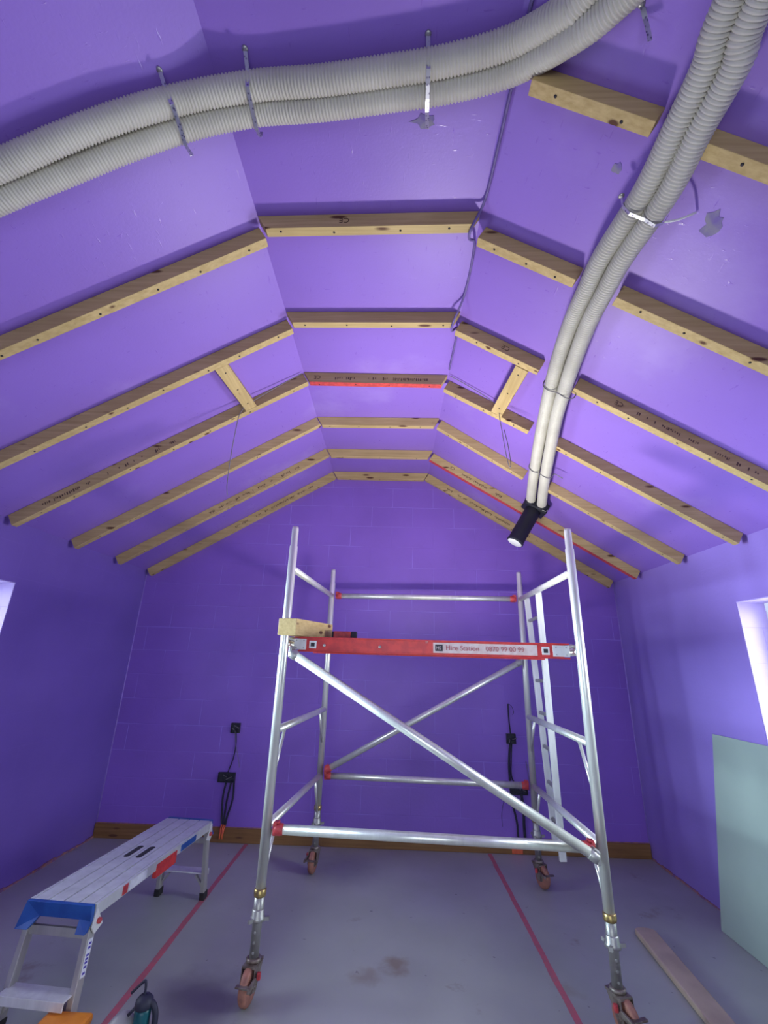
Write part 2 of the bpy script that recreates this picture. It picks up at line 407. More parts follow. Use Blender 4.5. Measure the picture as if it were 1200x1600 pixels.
clab = ['mitred pine batten across the flat ceiling strip, nearest of the six', 'mitred pine batten across the flat ceiling strip, second nearest of the six',
        'mitred pine batten with red painted underside across the flat ceiling strip', 'mitred pine batten across the flat ceiling just beyond the red-edged one',
        'mitred pine batten across the flat ceiling, second from the back wall', 'mitred pine batten across the flat ceiling, tight against the back wall']
for i, (ya, yb) in enumerate(CY):
    r_ = batten(RL+.002, RR-.004, ya, yb, 'C', clab[i], .047, .047, 4 if i < 4 else 3, red=(i == 2), stamp=[('CE', .12)] if i == 2 else ([('CE', .42)] if i == 0 else None))
    if i == 2: print_marks(r_, RL, RR, min(ya, yb)+.002, 'C', .22, .85, 5)
LY = [1.612, 2.233, 2.785, 3.404, 4.008, YB-BW-.002]
llab = ['long pine batten on the left ceiling slope, nearest of the six', 'long pine batten on the left slope carrying the upper end of the short noggin',
        'long pine batten on the left slope with a wire draped over it', 'long pine batten on the left slope just beyond the wire-draped one',
        'long pine batten on the left slope, second from the back wall', 'long pine batten on the left slope fixed along the top of the back wall']
for i, y in enumerate(LY):
    r_ = batten(XL+.02, RL-.008, y, y, 'L', llab[i], 0, 0, (9, 9, 7, 6, 5, 0)[i], stamp=None)
    if i in (2, 4, 5): print_marks(r_, XL+.02, RL-.008, y, 'L', *((.1, .55), 0, (.42, .86), (.45, .88))[i-2], i)
RYs = [.955, 1.578, 2.213, 2.82, 3.38, 4.06, YB-BW-.002]
batten(.482, .858, .958, .950, 'R', 'short pine batten left of the ducts, topmost on the right slope', 0, 0, 2)
batten(.988, XR-.02, .956, .956, 'R', 'pine batten right of the ducts in the top right corner', 0, 0, 5)
batten(.418, .850, 1.585, 1.575, 'R', 'short pine batten left of the ducts, second from the top on the right slope', 0, 0, 3)
batten(1.017, XR-.02, 1.571, 1.571, 'R', 'long pine batten right of the ducts, second from the top', 0, 0, 6)
batten(.400, .882, 2.22, 2.207, 'R', 'short pine batten left of the ducts carrying the upper end of the right noggin', 0, 0, 2, stamp=[('CE', .62)])
r_ = batten(1.075, XR-.02, 2.206, 2.206, 'R', 'long pine batten with stamped letters right of the ducts, third from the top', 0, 0, 6, stamp=[('CE', .20)])
print_marks(r_, 1.075, XR-.02, 2.206, 'R', .26, .75, 9)
batten(.400, .995, 2.835, 2.802, 'R', 'short pine batten left of the ducts at the lower end of the right noggin', 0, 0, 3)
batten(1.168, XR-.02, 2.808, 2.808, 'R', 'long pine batten right of the ducts ending above the right wall beside the scaffold', 0, 0, 6)
batten(.405, 1.132, 3.40, 3.445, 'R', 'medium pine batten left of the ducts, last one cut short by them', 0, 0, 4)
batten(1.310, XR-.02, 3.413, 3.413, 'R', 'pine batten right of the ducts, starting just above the black outlet', 0, 0, 5)
r_ = batten(.397, XR-.02, 4.06, 4.06, 'R', 'long uncut pine batten with a red painted edge passing behind the black outlet', 0, 0, 6, red=True, stamp=[('CE', .12)])
print_marks(r_, .397, XR-.02, 4.06, 'R', .16, .36, 10)
r_ = batten(.390, XR-.02, YB-BW-.002, YB-BW-.002, 'R', 'long pine batten on the right slope fixed along the top of the back wall', 0, 0, 5)
print_marks(r_, .390, XR-.02, YB-BW-.002, 'R', .12, .62, 12)
def noggin(x, y0, y1, dx, where, label):
    n = nL if where == 'L' else nR; d = V((1, 0, 0)); d = (d-n*d.dot(n)).normalized()
    a = V((x, y0, cz(x)))+n*.0015; c = V((x+dx, y1, cz(x+dx)))+n*.0015; t = n*(BT-.001); w = d*.085
    o = MB().hexa([a-w/2, a+w/2, c+w/2, c-w/2, a-w/2+t, a+w/2+t, c+w/2+t, c-w/2+t]).build('timber_noggin', m_piney, None, .002)
    tag(o, label, 'noggin', 'short timber noggins between battens')
    for f in (.12, .5, .85): screw(o, a.lerp(c, f)+t+n*.0005, n)
noggin(-1.125, LY[1]+BW+.001, LY[2]-.001, .035, 'L', 'short pine noggin bridging two battens on the left ceiling slope')
noggin(.80, RYs[2]+BW+.004, RYs[3]-.006, -.03, 'R', 'short pine noggin bridging two battens on the right slope beside the ducts')

# ------------------------------------------------------------------ flexible ducts
def duct(pts, r, label, group, pitch=.0125):
    path = resample(smooth_path(pts, 16), pitch/4)
    rr = [r*(1.0, .975, .87, .975)[i % 4] for i in range(len(path))]
    o = MB().tube(path, rr, 20).build('flexible_duct', m_duct)
    return tag(o, label, 'duct', group)
D_ = .098
def C3(lst, d=D_): return [under(x, y, d) for x, y in lst]
g1 = 'corrugated ducts crossing the near ceiling'; g2 = 'corrugated ducts running down the right slope'
# along the slopes the given x is measured on the ceiling surface
D1 = [(-2.56, 1.1, 2.37), (-2.0, 1.06, 2.722), (-1.65, 1.035, 2.935), (-1.362, 1.024, 3.108), (-1.164, 1.011, 3.229), (-0.966, 1.009, 3.351), (-0.766, 1.024, 3.474), (-0.537, 1.019, 3.528), (-0.3, 1.004, 3.528), (-0.069, 0.978, 3.528), (0.153, 0.948, 3.528), (0.361, 0.898, 3.528), (0.487, 0.799, 3.456), (0.519, 0.763, 3.437), (0.6, 0.62, 3.39), (0.68, 0.38, 3.34), (0.74, 0.0, 3.3), (0.78, -0.6, 3.28), (0.8, -1.2, 3.27)]
D2 = [(-2.56, 1.2, 2.37), (-2.0, 1.15, 2.722), (-1.7, 1.13, 2.905), (-1.424, 1.111, 3.07), (-1.221, 1.104, 3.195), (-1.011, 1.098, 3.323), (-0.797, 1.104, 3.455), (-0.561, 1.101, 3.528), (-0.312, 1.083, 3.528), (-0.07, 1.055, 3.528), (0.163, 1.025, 3.528), (0.38, 0.974, 3.528), (0.537, 0.835, 3.426), (0.611, 0.746, 3.381), (0.69, 0.62, 3.335), (0.775, 0.38, 3.29), (0.84, 0.0, 3.25), (0.88, -0.6, 3.23), (0.9, -1.2, 3.21)]
R3 = [(0.8, -1.2, 3.21), (0.81, -0.4, 3.21), (0.825, 0.2, 3.205), (0.842, 0.668, 3.2), (0.862, 0.791, 3.188), (0.869, 0.948, 3.183), (0.874, 1.148, 3.181), (0.853, 1.424, 3.193), (0.858, 1.589, 3.19), (0.866, 1.782, 3.186), (0.888, 2.004, 3.172), (0.926, 2.261, 3.149), (0.981, 2.564, 3.115), (1.053, 2.935, 3.071), (1.15, 3.391, 3.012), (1.239, 3.775, 2.957)]
R4 = [(0.88, -1.2, 3.165), (0.89, -0.4, 3.165), (0.895, 0.2, 3.165), (0.901, 0.653, 3.164), (0.924, 0.773, 3.15), (0.928, 0.926, 3.147), (0.94, 1.118, 3.14), (0.922, 1.386, 3.151), (0.924, 1.548, 3.15), (0.93, 1.737, 3.146), (0.953, 1.953, 3.132), (0.988, 2.205, 3.111), (1.037, 2.506, 3.081), (1.113, 2.86, 3.034), (1.211, 3.299, 2.974), (1.317, 3.723, 2.91)]
duct(D1, .046, 'ivory corrugated duct crossing the near ceiling, upper one of the pair', g1)
duct(D2, .046, 'ivory corrugated duct crossing the near ceiling, lower one of the pair', g1)
duct(R3, .0415, 'ivory corrugated duct running down the right slope to the black outlet, left one', g2)
duct(R4, .0415, 'ivory corrugated duct running down the right slope to the black outlet, right one', g2)
# black outlet with white cap
r = root('duct_outlet', (1.29, 3.79, 2.92), 'black cylindrical duct outlet with a white end cap hanging below the right pair of ducts', 'duct outlet')
ax = nR
ctr = V((1.285, 3.785, 2.925))
sd = V((0, 1, 0)).cross(ax).normalized()
b = MB().bar(ctr-sd*.105+ax*.005, ctr+sd*.105+ax*.005, .15, .095, ax); b.build('plenum_box', m_black, r, .012)
MB().lathe([(.066, 0), (.070, .01), (.070, .33), (.074, .335), (.074, .352), (.068, .355)], ctr+ax*.05, ax, 36).build('outlet_sleeve', m_black, r)
MB().lathe([(.064, 0), (.064, .004), (.052, .007), (.02, .0075), (.006, .010), (.001, .010)], ctr+ax*.404, ax, 36).build('end_cap', m_cap, r)
for p, q in ((R3, -1), (R4, 1)):
    a = V(p[-1]); d = (V(p[-1])-V(p[-2])).normalized()
    MB().lathe([(.0445, -.03), (.052, -.028), (.052, .035), (.048, .037)], a, d, 26).build('spigot', m_black, r)
    MB().tube([a-d*.015+V((0, 0, -.05)), a-d*.015+V((.03, 0, -.062)), a-d*.015+V((.05, 0, -.05))], .0035, 6).build('clip', m_alud, r)

# ------------------------------------------------------------------ strapping
def ribbon(pts, w, wd, th=.0012):
    b = MB(); wd = V(wd).normalized()
    for p, q in zip(pts, pts[1:]): b.bar(p, q, w, th, (q-p).cross(wd))
    return b
def strap(pts, wdir, label, w=.014, name='metal_strap', extra=True):
    pts = [V(p) for p in pts]
    o = ribbon(pts, w, wdir).build(name, m_strap); tag(o, label, 'strap', 'perforated metal straps holding the ducts')
    if extra: MB().lathe([(.011, 0), (.010, .003), (.003, .005)], pts[0]+V((0, 0, -.001)), V((0, 0, -1)), 12).build('screw', m_alud, o)
    return o
def strap_under(p0, p1, p2, p3, label):
    q = [under(*p0, .002), under(*p0, .02).lerp(under(*p1, .06), .7), under(*p1, .103), under(p1[0]*.67+p2[0]*.33, p1[1]*.67+p2[1]*.33, .107), under(p1[0]*.33+p2[0]*.67, p1[1]*.33+p2[1]*.67, .107), under(*p2, .103), under(*p3, .06), under(*p3, .03)]
    return strap(q, (1, 0, 0), label)
strap_under((-.851, .95), (-.865, 1.0), (-.872, 1.13), (-.86, 1.19), 'perforated metal strap under the near duct pair on the left slope, leftmost')
strap_under((-.559, .939), (-.555, .995), (-.56, 1.13), (-.565, 1.18), 'perforated metal strap under the near duct pair just right of the left ridge')
strap_under((.081, .90), (.085, .945), (.09, 1.07), (.098, 1.15), 'perforated metal strap under the near duct pair near the middle, above a grey patch')
q0 = under(.691, .752, .002)
strap([q0, under(.715, .775, .010), under(.738, .790, .03), under(.752, .800, .045)], (1, 0, 0), 'loose end of bright perforated strap dangling beside the top right ducts')
def patch(cx, cy, rx, ry, nm, label, seed):
    rr = random.Random(seed); pts = []
    for k in range(14):
        a = 2*math.pi*k/14; f = rr.uniform(.45, 1.1); x = cx+math.cos(a)*rx*f; y = cy+math.sin(a)*ry*f; pts.append(under(x, y, .0006))
    n = nL if cx < RL else (nC if cx < RR else nR)
    o = MB().poly(pts, n*.001).build('bare_patch', m_smear); tag(o, label, 'bare patch'); return o
patch(.085, 1.16, .06, .028, '', 'grey unpainted patch by the end of the middle strap', 3)
patch(.81, 1.16, .02, .03, '', 'small grey unpainted patch left of the right duct pair', 4)
patch(1.15, 1.21, .035, .05, '', 'small grey unpainted patch right of the right duct pair', 5)
A = V((.80, 1.165, 3.32)); 
o = strap([V((.829, 1.20, 3.235)), V((.826, 1.20, 3.18)), V((.845, 1.20, 3.142)), V((.90, 1.205, 3.118)), V((.935, 1.21, 3.094)), V((.972, 1.212, 3.112)), V((.995, 1.215, 3.15))], (0, 1, 0), 'perforated metal strap under the right duct pair between the two grey patches', w=.012)
MB().tube(smooth_path([(.972, 1.205, 3.108), (1.02, 1.20, 3.115), (1.085, 1.195, 3.145)], 4), .004, 8).build('cable_tie', m_cap, o)
def tie(y, cA, cB, label):
    cA = V(cA); cB = V(cB); r_ = .046; n = nR; d = (cB-cA).normalized()
    pts = [cA-d*r_-n*.01, cA-d*.037+n*.028, cA+n*r_, cA.lerp(cB, .5)+n*.038, cB+n*r_, cB+d*.037+n*.028, cB+d*r_-n*.015, cB+d*(r_+.07)-n*.012]
    o = MB().tube(smooth_path(pts, 5), .0035, 6).build('duct_tie', m_wire); tag(o, label, 'tie')
tie(0, (.925, 2.267, 3.150), (1.022, 2.255, 3.090), 'grey wire tie looped round the right duct pair beside a batten end')
tie(0, (1.105, 3.19, 3.040), (1.198, 3.18, 2.984), 'grey wire tie looped round the right duct pair just above the black outlet')

# ------------------------------------------------------------------ loose cables on the ceiling
def cable(pts, r, m, label, n=8, name='cable'):
    o = MB().tube(smooth_path(pts, n), r, 8).build(name, m); return tag(o, label, 'cable')
cable([under(.415, .6, .012), under(.405, .98, .012), under(.400, 1.25, .010), under(.392, 1.46, .012), under(.388, 1.54, .10), under(.386, 1.60, .095), under(.388, 1.70, .012), under(.388, 2.0, .012), under(.386, 2.14, .10), under(.384, 2.23, .095), under(.387, 2.3, .012), under(.387, 2.7, .012)], .0065, m_wirep, 'purple splashed cable running along the right edge of the flat ceiling strip')
cable([V((-.70, 2.755, 3.555)), V((-.86, 2.75, 3.44)), V((-1.04, 2.74, 3.29)), V((-1.105, 2.735, 3.20)), V((-1.12, 2.735, 3.05)), V((-1.125, 2.735, 2.85)), V((-1.122, 2.735, 2.66)), V((-1.11, 2.735, 2.575))], .0032, m_wire, 'thin grey wire draped from the red-edged batten and hanging down the left slope')
cable([V((.39, 2.76, 3.56)), V((.55, 2.765, 3.46)), V((.72, 2.775, 3.33)), V((.745, 2.78, 3.2)), V((.765, 2.78, 3.0)), V((.785, 2.78, 2.855)), V((.80, 2.78, 2.86)), V((.79, 2.78, 3.0)), V((.77, 2.78, 3.13))], .0028, m_wire, 'thin grey wire with a hanging loop below the right noggin')

# ------------------------------------------------------------------ scaffold tower
TL = V((-.633, 2.742, 0)); ph = -.0568
ux = V((math.cos(ph), math.sin(ph), 0)); uy = V((-math.sin(ph), math.cos(ph), 0)); W_, B_ = 1.717, 1.389
def TP(i, j, z, dx=0., dy=0.): return TL+ux*(i*W_+dx)+uy*(j*B_+dy)+V((0, 0, z))
tower = root('scaffold_tower', TL+ux*W_/2+uy*B_/2, 'aluminium mobile scaffold tower on four castors in the middle of the room', 'scaffold')
PR = .0254
zt = 2.365
RZ = {0: (.71, 1.17, 1.638, 2.095), 1: (.655, 1.155, 1.630, 2.12)}
sq = {0: 'near left', 1: 'near right'}
for i in (0, 1):
    for j in (0, 1):
        zb = .44
        MB().tube([TP(i, j, zb), TP(i, j, zt-.13), TP(i, j, zt-.125), TP(i, j, zt-.02), TP(i, j, zt)], [PR, PR, .0215, .0215, .019], 20).build('post', m_alu, tower)
        MB().lathe([(.029, 0), (.031, .008), (.031, .03), (.027, .034)], TP(i, j, .41), (0, 0, 1), 20).build('locking_ring', m_brass, tower)
        leg = MB().lathe([(.0235, 0), (.0235, .20), (.026, .205), (.026, .31)], TP(i, j, .12), (0, 0, 1), 20)
        for k in range(4): leg.tube([TP(i, j, .15+k*.04, 0, -.0245), TP(i, j, .15+k*.04, 0, .0245)], .006, 8)
        leg = leg.build('adjustable_leg', m_alud, tower)
        nut = MB().lathe([(.026, 0), (.037, .006), (.037, .02), (.031, .028), (.031, .05), (.027, .055)], TP(i, j, .305), (0, 0, 1), 18)
        for a in (0, 2.1, 4.2): nut.bar(TP(i, j, .318), TP(i, j, .322, math.cos(a)*.058, math.sin(a)*.058), .016, .016)
        nut.build('adjusting_nut', m_alud, leg)
# end frames: rungs and gusset struts
for i in (0, 1):
    for k in range(4):
        a = TP(i, 0, RZ[0][k]); c = TP(i, 1, RZ[1][k]); d = (c-a).normalized()
        MB().tube([a+d*.02, c-d*.02], .0215, 14).build('rung', m_alu, tower)
    for k in (0, 1):
        for j, s in ((0, 1), (1, -1)):
            a = TP(i, j, RZ[j][k]-.018+(RZ[1-j][k]-RZ[j][k])*.13, 0, s*.18); c = TP(i, j, RZ[j][k]-.25, 0, s*.020)
            MB().tube([a, c], .0095, 10).build('gusset_strut', m_alu, tower)
def claw(p, d, parent, m=m_claw):
    p = V(p); d = V(d).normalized()
    b = MB().lathe([(.024, .010), (.029, .018), (.029, .040), (.0255, .060)], p, d, 14)
    t = d.cross(V((0, 0, 1))).normalized()
    b.bar(p+d*.014-V((0, 0, .026)), p+d*.014+V((0, 0, .032)), .044, .020, d)
    b.bar(p+d*.005+V((0, 0, .032)), p+d*.035+V((0, 0, .032)), .04, .010)
    return b.build('claw', m, parent, .006)
def rail(a, c, name='horizontal_brace', blue=(0, 0)):
    a = V(a); c = V(c); d = (c-a).normalized()
    o = MB().tube([a+d*.03, c-d*.03], .024, 18).build(name, m_alu, tower)
    claw(a+d*.012, d, o, m_claw if not blue[0] else m_alud); claw(c-d*.012, -d, o, m_claw if not blue[1] else m_alud)
    return o
rail(TP(0, 0, .70, .022, .0), TP(1, 0, .70, -.022, .0))
rail(TP(0, 1, .655, .022, .0), TP(1, 1, .655, -.022, .0))
rail(TP(0, 1, 2.12, .022, .0), TP(1, 1, 2.12, -.022, .0))
rail(TP(0, 0, 1.60, .035, -.045), TP(1, 0, .66, -.02, -.045), 'diagonal_brace', (1, 1))
rail(TP(0, 1, .69, .03, -.045), TP(1, 1, 1.60, -.02, -.045), 'diagonal_brace', (0, 1))
for p in ((0, 0), (1, 0), (0, 1)):
    c_ = TP(p[0], p[1], .625, .018*(1-2*p[0]), -.03)
    MB().bar(c_, c_+V((0, 0, -.045)), .022, .03).build('clip', m_bluec, tower, .004)
def caster(i, j, heading, side=1):
    o0 = TP(i, j, 0); h = V((math.cos(heading), math.sin(heading), 0)); s_ = V((-h.y, h.x, 0))
    R_ = .074; hub = o0+h*.036+V((0, 0, R_))
    b = MB().lathe([(.034, .0), (.036, .006), (.036, .014), (.03, .018)], o0+V((0, 0, .150)), (0, 0, 1), 20)
    b.bar(o0-h*.045+V((0, 0, .147)), o0+h*.05+V((0, 0, .147)), .066, .010)
    for q in (-1, 1):
        e = s_*q*.031; f0 = o0+e
        b.poly([f0-h*.035+V((0, 0, .147)), f0+h*.05+V((0, 0, .147)), hub+e+h*.024+V((0, 0, -.012)), hub+e-h*.012+V((0, 0, -.022)), hub+e-h*.03+V((0, 0, .01))], s_*q*.004)
    b.tube([hub-s_*.04, hub+s_*.04], .008, 10)
    fk = b.build('caster', m_cast, tower)
    w = MB().lathe([(.030, -.019), (.060, -.019), (R_-.006, -.017), (R_, -.009), (R_, .009), (R_-.006, .017), (.060, .019), (.030, .019)], hub, s_, 34)
    w.build('wheel', m_wheel, fk)
    MB().lathe([(.012, -.024), (.029, -.022), (.029, .022), (.012, .024)], hub, s_, 20).build('hub', m_cast, fk)
    lv = MB().poly([hub+s_*.034*side+h*.02+V((0, 0, .045)), hub+s_*.034*side+h*.085+V((0, 0, .035)), hub+s_*.034*side+h*.09+V((0, 0, .020)), hub+s_*.034*side+h*.0+V((0, 0, .02))], s_*side*.012)
    lv.bar(hub+h*.07+V((0, 0, .03))-s_*.03, hub+h*.07+V((0, 0, .03))+s_*.045, .022, .008)
    lv.build('brake_lever', m_cast, fk, .002)
    rp = hub+s_*.047*side-h*.005+V((0, 0, .04)); MB().box(rp-V((.009, .009, .014)), rp+V((.009, .009, .014))).build('brake_release', m_claw, fk, .003)
caster(0, 0, -1.75, 1); caster(1, 0, -1.25, -1); caster(0, 1, -1.75, -1); caster(1, 1, -1.25, -1)

# platform deck resting on the third rungs
dk = root('scaffold_platform', TP(.5, .28, 1.60), 'red edged scaffold platform board laid across the tower, with a white hire sticker', 'platform')
zd0, zd1 = 1.596, 1.682
x0, x1, y0, y1 = .05, 1.667, .035, .60
def DP(x, y, z): return TL+ux*x+uy*y+V((0, 0, z))
for y in (y0, y1-.03):
    b = MB(); b.hexa([DP(x0+.03, y, zd0), DP(x1-.03, y, zd0), DP(x1-.03, y+.03, zd0), DP(x0+.03, y+.03, zd0), DP(x0+.03, y, zd1), DP(x1-.03, y, zd1), DP(x1-.03, y+.03, zd1), DP(x0+.03, y+.03, zd1)])
    for zz in (zd0, zd1-.008): b.hexa([DP(x0+.0, y-.006, zz), DP(x1-.0, y-.006, zz), DP(x1, y+.03, zz), DP(x0, y+.03, zz), DP(x0, y-.006, zz+.008), DP(x1, y-.006, zz+.008), DP(x1, y+.03, zz+.008), DP(x0, y+.03, zz+.008)])
    b.build('side_beam', m_red, dk, .0015)
MB().hexa([DP(x0+.01, y0+.03, zd1-.02), DP(x1-.01, y0+.03, zd1-.02), DP(x1-.01, y1-.03, zd1-.02), DP(x0+.01, y1-.03, zd1-.02), DP(x0+.01, y0+.03, zd1-.006), DP(x1-.01, y0+.03, zd1-.006), DP(x1-.01, y1-.03, zd1-.006), DP(x0+.01, y1-.03, zd1-.006)]).build('deck_board', m_skirt, dk)
for xa, xb in ((x0+.0, x0+.075), (x1-.095, x1)):
    b = MB(); b.hexa([DP(xa, y0-.0045, zd0+.012), DP(xb, y0-.0045, zd0+.012), DP(xb, y0-.0005, zd0+.012), DP(xa, y0-.0005, zd0+.012), DP(xa, y0-.0045, zd1-.012), DP(xb, y0-.0045, zd1-.012), DP(xb, y0-.0005, zd1-.012), DP(xa, y0-.0005, zd1-.012)])
    o = b.build('end_bracket', m_white, dk, .001)
    for q in (.2, .8):
        for z in (zd0+.022, zd1-.022):
            MB().lathe([(.004, 0), (.003, .002)], DP(xa+(xb-xa)*q, y0-.005, z), -uy, 8).build('rivet', m_alud, o)
for xa in (x0-.0, x1):
    s = -1 if xa < .5 else 1
    for yy in (y0+.03, y1-.05): MB().tube([DP(xa-s*.02, yy, zd1-.03), DP(xa+s*.025, yy, zd1-.012), DP(xa+s*.052, yy, zd1-.02), DP(xa+s*.075, yy, zd1-.05)], .012, 10).build('hook', m_alud, dk)
for xs in (x0+.115, x1-.135):
    b = MB(); b.hexa([DP(xs-.022, y0-.003, zd0+.020), DP(xs+.022, y0-.003, zd0+.020), DP(xs+.022, y0, zd0+.020), DP(xs-.022, y0, zd0+.020), DP(xs-.022, y0-.003, zd1-.022), DP(xs+.022, y0-.003, zd1-.022), DP(xs+.022, y0, zd1-.022), DP(xs-.022, y0, zd1-.022)])
    o = b.build('locking_plate', m_white, dk, .003)
    b = MB(); b.hexa([DP(xs-.012, y0-.005, zd0+.031), DP(xs+.012, y0-.005, zd0+.031), DP(xs+.012, y0-.003, zd0+.031), DP(xs-.012, y0-.003, zd0+.031), DP(xs-.012, y0-.005, zd1-.033), DP(xs+.012, y0-.005, zd1-.033), DP(xs+.012, y0-.003, zd1-.033), DP(xs-.012, y0-.003, zd1-.033)])
    b.build('locking_slot', m_dark, o)
for xs in (x0+.185, x0+.52): MB().lathe([(.009, 0), (.008, .003), (.003, .004)], DP(xs, y0, (zd0+zd1)/2-.004), -uy, 14).build('rivet', m_alud, dk)
sx0, sx1 = .885, 1.485
b = MB(); b.hexa([DP(sx0, y0-.0022, zd0+.014), DP(sx1, y0-.0022, zd0+.014), DP(sx1, y0-.0005, zd0+.014), DP(sx0, y0-.0005, zd0+.014), DP(sx0, y0-.0022, zd1-.014), DP(sx1, y0-.0022, zd1-.014), DP(sx1, y0-.0005, zd1-.014), DP(sx0, y0-.0005, zd1-.014)])
stk = b.build('hire_sticker', m_sticker, dk); stk['label'] = 'pale sticker with faded red lettering'
zc = (zd0+zd1)/2
b = MB(); b.hexa([DP(sx0+.012, y0-.0032, zc-.019), DP(sx0+.056, y0-.0032, zc-.019), DP(sx0+.056, y0-.0022, zc-.019), DP(sx0+.012, y0-.0022, zc-.019), DP(sx0+.012, y0-.0032, zc+.019), DP(sx0+.056, y0-.0032, zc+.019), DP(sx0+.056, y0-.0022, zc+.019), DP(sx0+.012, y0-.0022, zc+.019)])
b.build('logo', m_dark, stk)
text('HS', 'logo_letters', m_sticker, stk, DP(sx0+.016, y0-.0036, zc-.001), ux, (0, 0, 1), .026)
text('Hire Station', 'sticker_lettering', m_redink, stk, DP(sx0+.072, y0-.0030, zc), ux, (0, 0, 1), .040)
text('0870 99 00 99', 'sticker_lettering', m_redink, stk, DP(sx0+.305, y0-.0030, zc), ux, (0, 0, 1), .038)
text('S7', 'beam_lettering', m_sticker, dk, DP(sx0-.045, y0-.001, zd1-.014), ux, (0, 0, 1), .016)

# timber offcut and red tool lying on the platform
o = MB(); a = V((-.690, 2.715, 1.738)); c = V((-.47, 3.02, 1.732))
dd = (c-a).normalized(); w = dd.cross(V((0, 0, 1)))*.045
lo = V((0, 0, -.048)); hi = V((0, 0, .052))
x_ = V((.062, .0, 0))
o.hexa([V((-.672, 2.708, 1.685)), V((-.560, 2.690, 1.685)), V((-.395, 3.10, 1.685)), V((-.48, 3.13, 1.685)), V((-.672, 2.708, 1.782)), V((-.560, 2.690, 1.782)), V((-.395, 3.10, 1.782)), V((-.48, 3.13, 1.782))])
tag(o.build('timber_offcut', m_piney, None, .003), 'short pine offcut lying on the left end of the red scaffold platform', 'timber')
lvl = root('laser_level', (-.30, 3.02, 1.682), 'small red tool with a dark end lying on the scaffold platform beside the offcut', 'tool')
MB().box((-.375, 2.99, 1.6825), (-.262, 3.05, 1.734)).build('tool_body', m_claw, lvl, .006)
MB().box((-.262, 2.993, 1.684), (-.222, 3.047, 1.735)).build('tool_end', m_navy, lvl, .006)
MB().box((-.385, 2.992, 1.684), (-.375, 3.048, 1.732)).build('tool_end', m_navy, lvl, .002)

# ladder clipped inside the right end frame
ld = root('tower_ladder', (1.19, 3.68, .3), 'pale aluminium ladder clipped on the right side of the scaffold tower', 'ladder')
st = []
for (ya, yb, xa, xb, zb_) in ((3.93, 3.86, 1.188, 1.245, .29), (3.56, 3.60, 1.170, 1.200, .31)):
    a = V((xa, ya, 2.115)); c = V((xb, yb, zb_)); st.append((a, c))
    MB().bar(a, c, .046, .022, (0, 1, 0)).build('stile', m_white, ld, .003)
for k in range(7):
    f = (k+.8)/7.6; a = st[0][0].lerp(st[0][1], f); c = st[1][0].lerp(st[1][1], f)
    MB().tube([a, c], .014, 12).build('rung', m_alud, ld)
for a, c in st:
    MB().tube(smooth_path([a+V((0, 0, -.04)), a+V((-.0, 0, .025)), a+V((.03, 0, .05)), a+V((.055, 0, .02))], 4), .009, 8).build('hook', m_alud, ld)

# ------------------------------------------------------------------ folding work platform at the left
wp = root('work_platform', (-1.43, 3.07, 0), 'low aluminium folding work platform with blue end caps standing on the floor at the left', 'work platform')
ZD = .46
dN = [V((-1.640, 2.50, ZD)), V((-1.335, 2.475, ZD))]; dF = [V((-1.540, 3.66, ZD)), V((-1.235, 3.625, ZD))]
du = (dN[1]-dN[0]).normalized(); dl = (dF[0]-dN[0]).normalized(); Ww = (dN[1]-dN[0]).length; Lw = (dF[0]-dN[0]).length
def P(u, l, z): return dN[0]+du*u*Ww+dl*l*Lw+V((0, 0, z-ZD))
b = MB(); nrib = 4
for k in range(nrib):
    u0_, u1_ = k/nrib+.012, (k+1)/nrib-.012
    if k in (1, 2):
        for la, lb in ((0.012, .44), (.56, .988)): b.hexa([P(u0_, la, ZD-.016), P(u1_, la, ZD-.016), P(u1_, lb, ZD-.016), P(u0_, lb, ZD-.016), P(u0_, la, ZD), P(u1_, la, ZD), P(u1_, lb, ZD), P(u0_, lb, ZD)])
        uu = .38 if k == 1 else .62; h = .045
        for ua, ub in ((u0_, uu-h), (uu+h, u1_)): b.hexa([P(ua, .44, ZD-.016), P(ub, .44, ZD-.016), P(ub, .56, ZD-.016), P(ua, .56, ZD-.016), P(ua, .44, ZD), P(ub, .44, ZD), P(ub, .56, ZD), P(ua, .56, ZD)])
    else: b.hexa([P(u0_, .012, ZD-.016), P(u1_, .012, ZD-.016), P(u1_, .988, ZD-.016), P(u0_, .988, ZD-.016), P(u0_, .012, ZD), P(u1_, .012, ZD), P(u1_, .988, ZD), P(u0_, .988, ZD)])
b.hexa([P(.01, .012, ZD-.022), P(.99, .012, ZD-.022), P(.99, .988, ZD-.022), P(.01, .988, ZD-.022), P(.01, .012, ZD-.0165), P(.99, .012, ZD-.0165), P(.99, .988, ZD-.0165), P(.01, .988, ZD-.0165)])
b.build('deck', m_deck, wp, .0015)
for k in (0, 1):
    uc = .38 if k == 0 else .62
    pts = []
    for q in range(16):
        t_ = 2*math.pi*q/16; cu, cl_ = math.cos(t_), math.sin(t_); pts.append(P(uc+.055*cu, .5+(.055 if cl_ > 0 else -.055)+.014*cl_, ZD-.005))
    b = MB().poly(pts, (0, 0, .0062))
    b.build('hand_slot', m_rubber, wp)  # black plate paints the darkness of the open slot
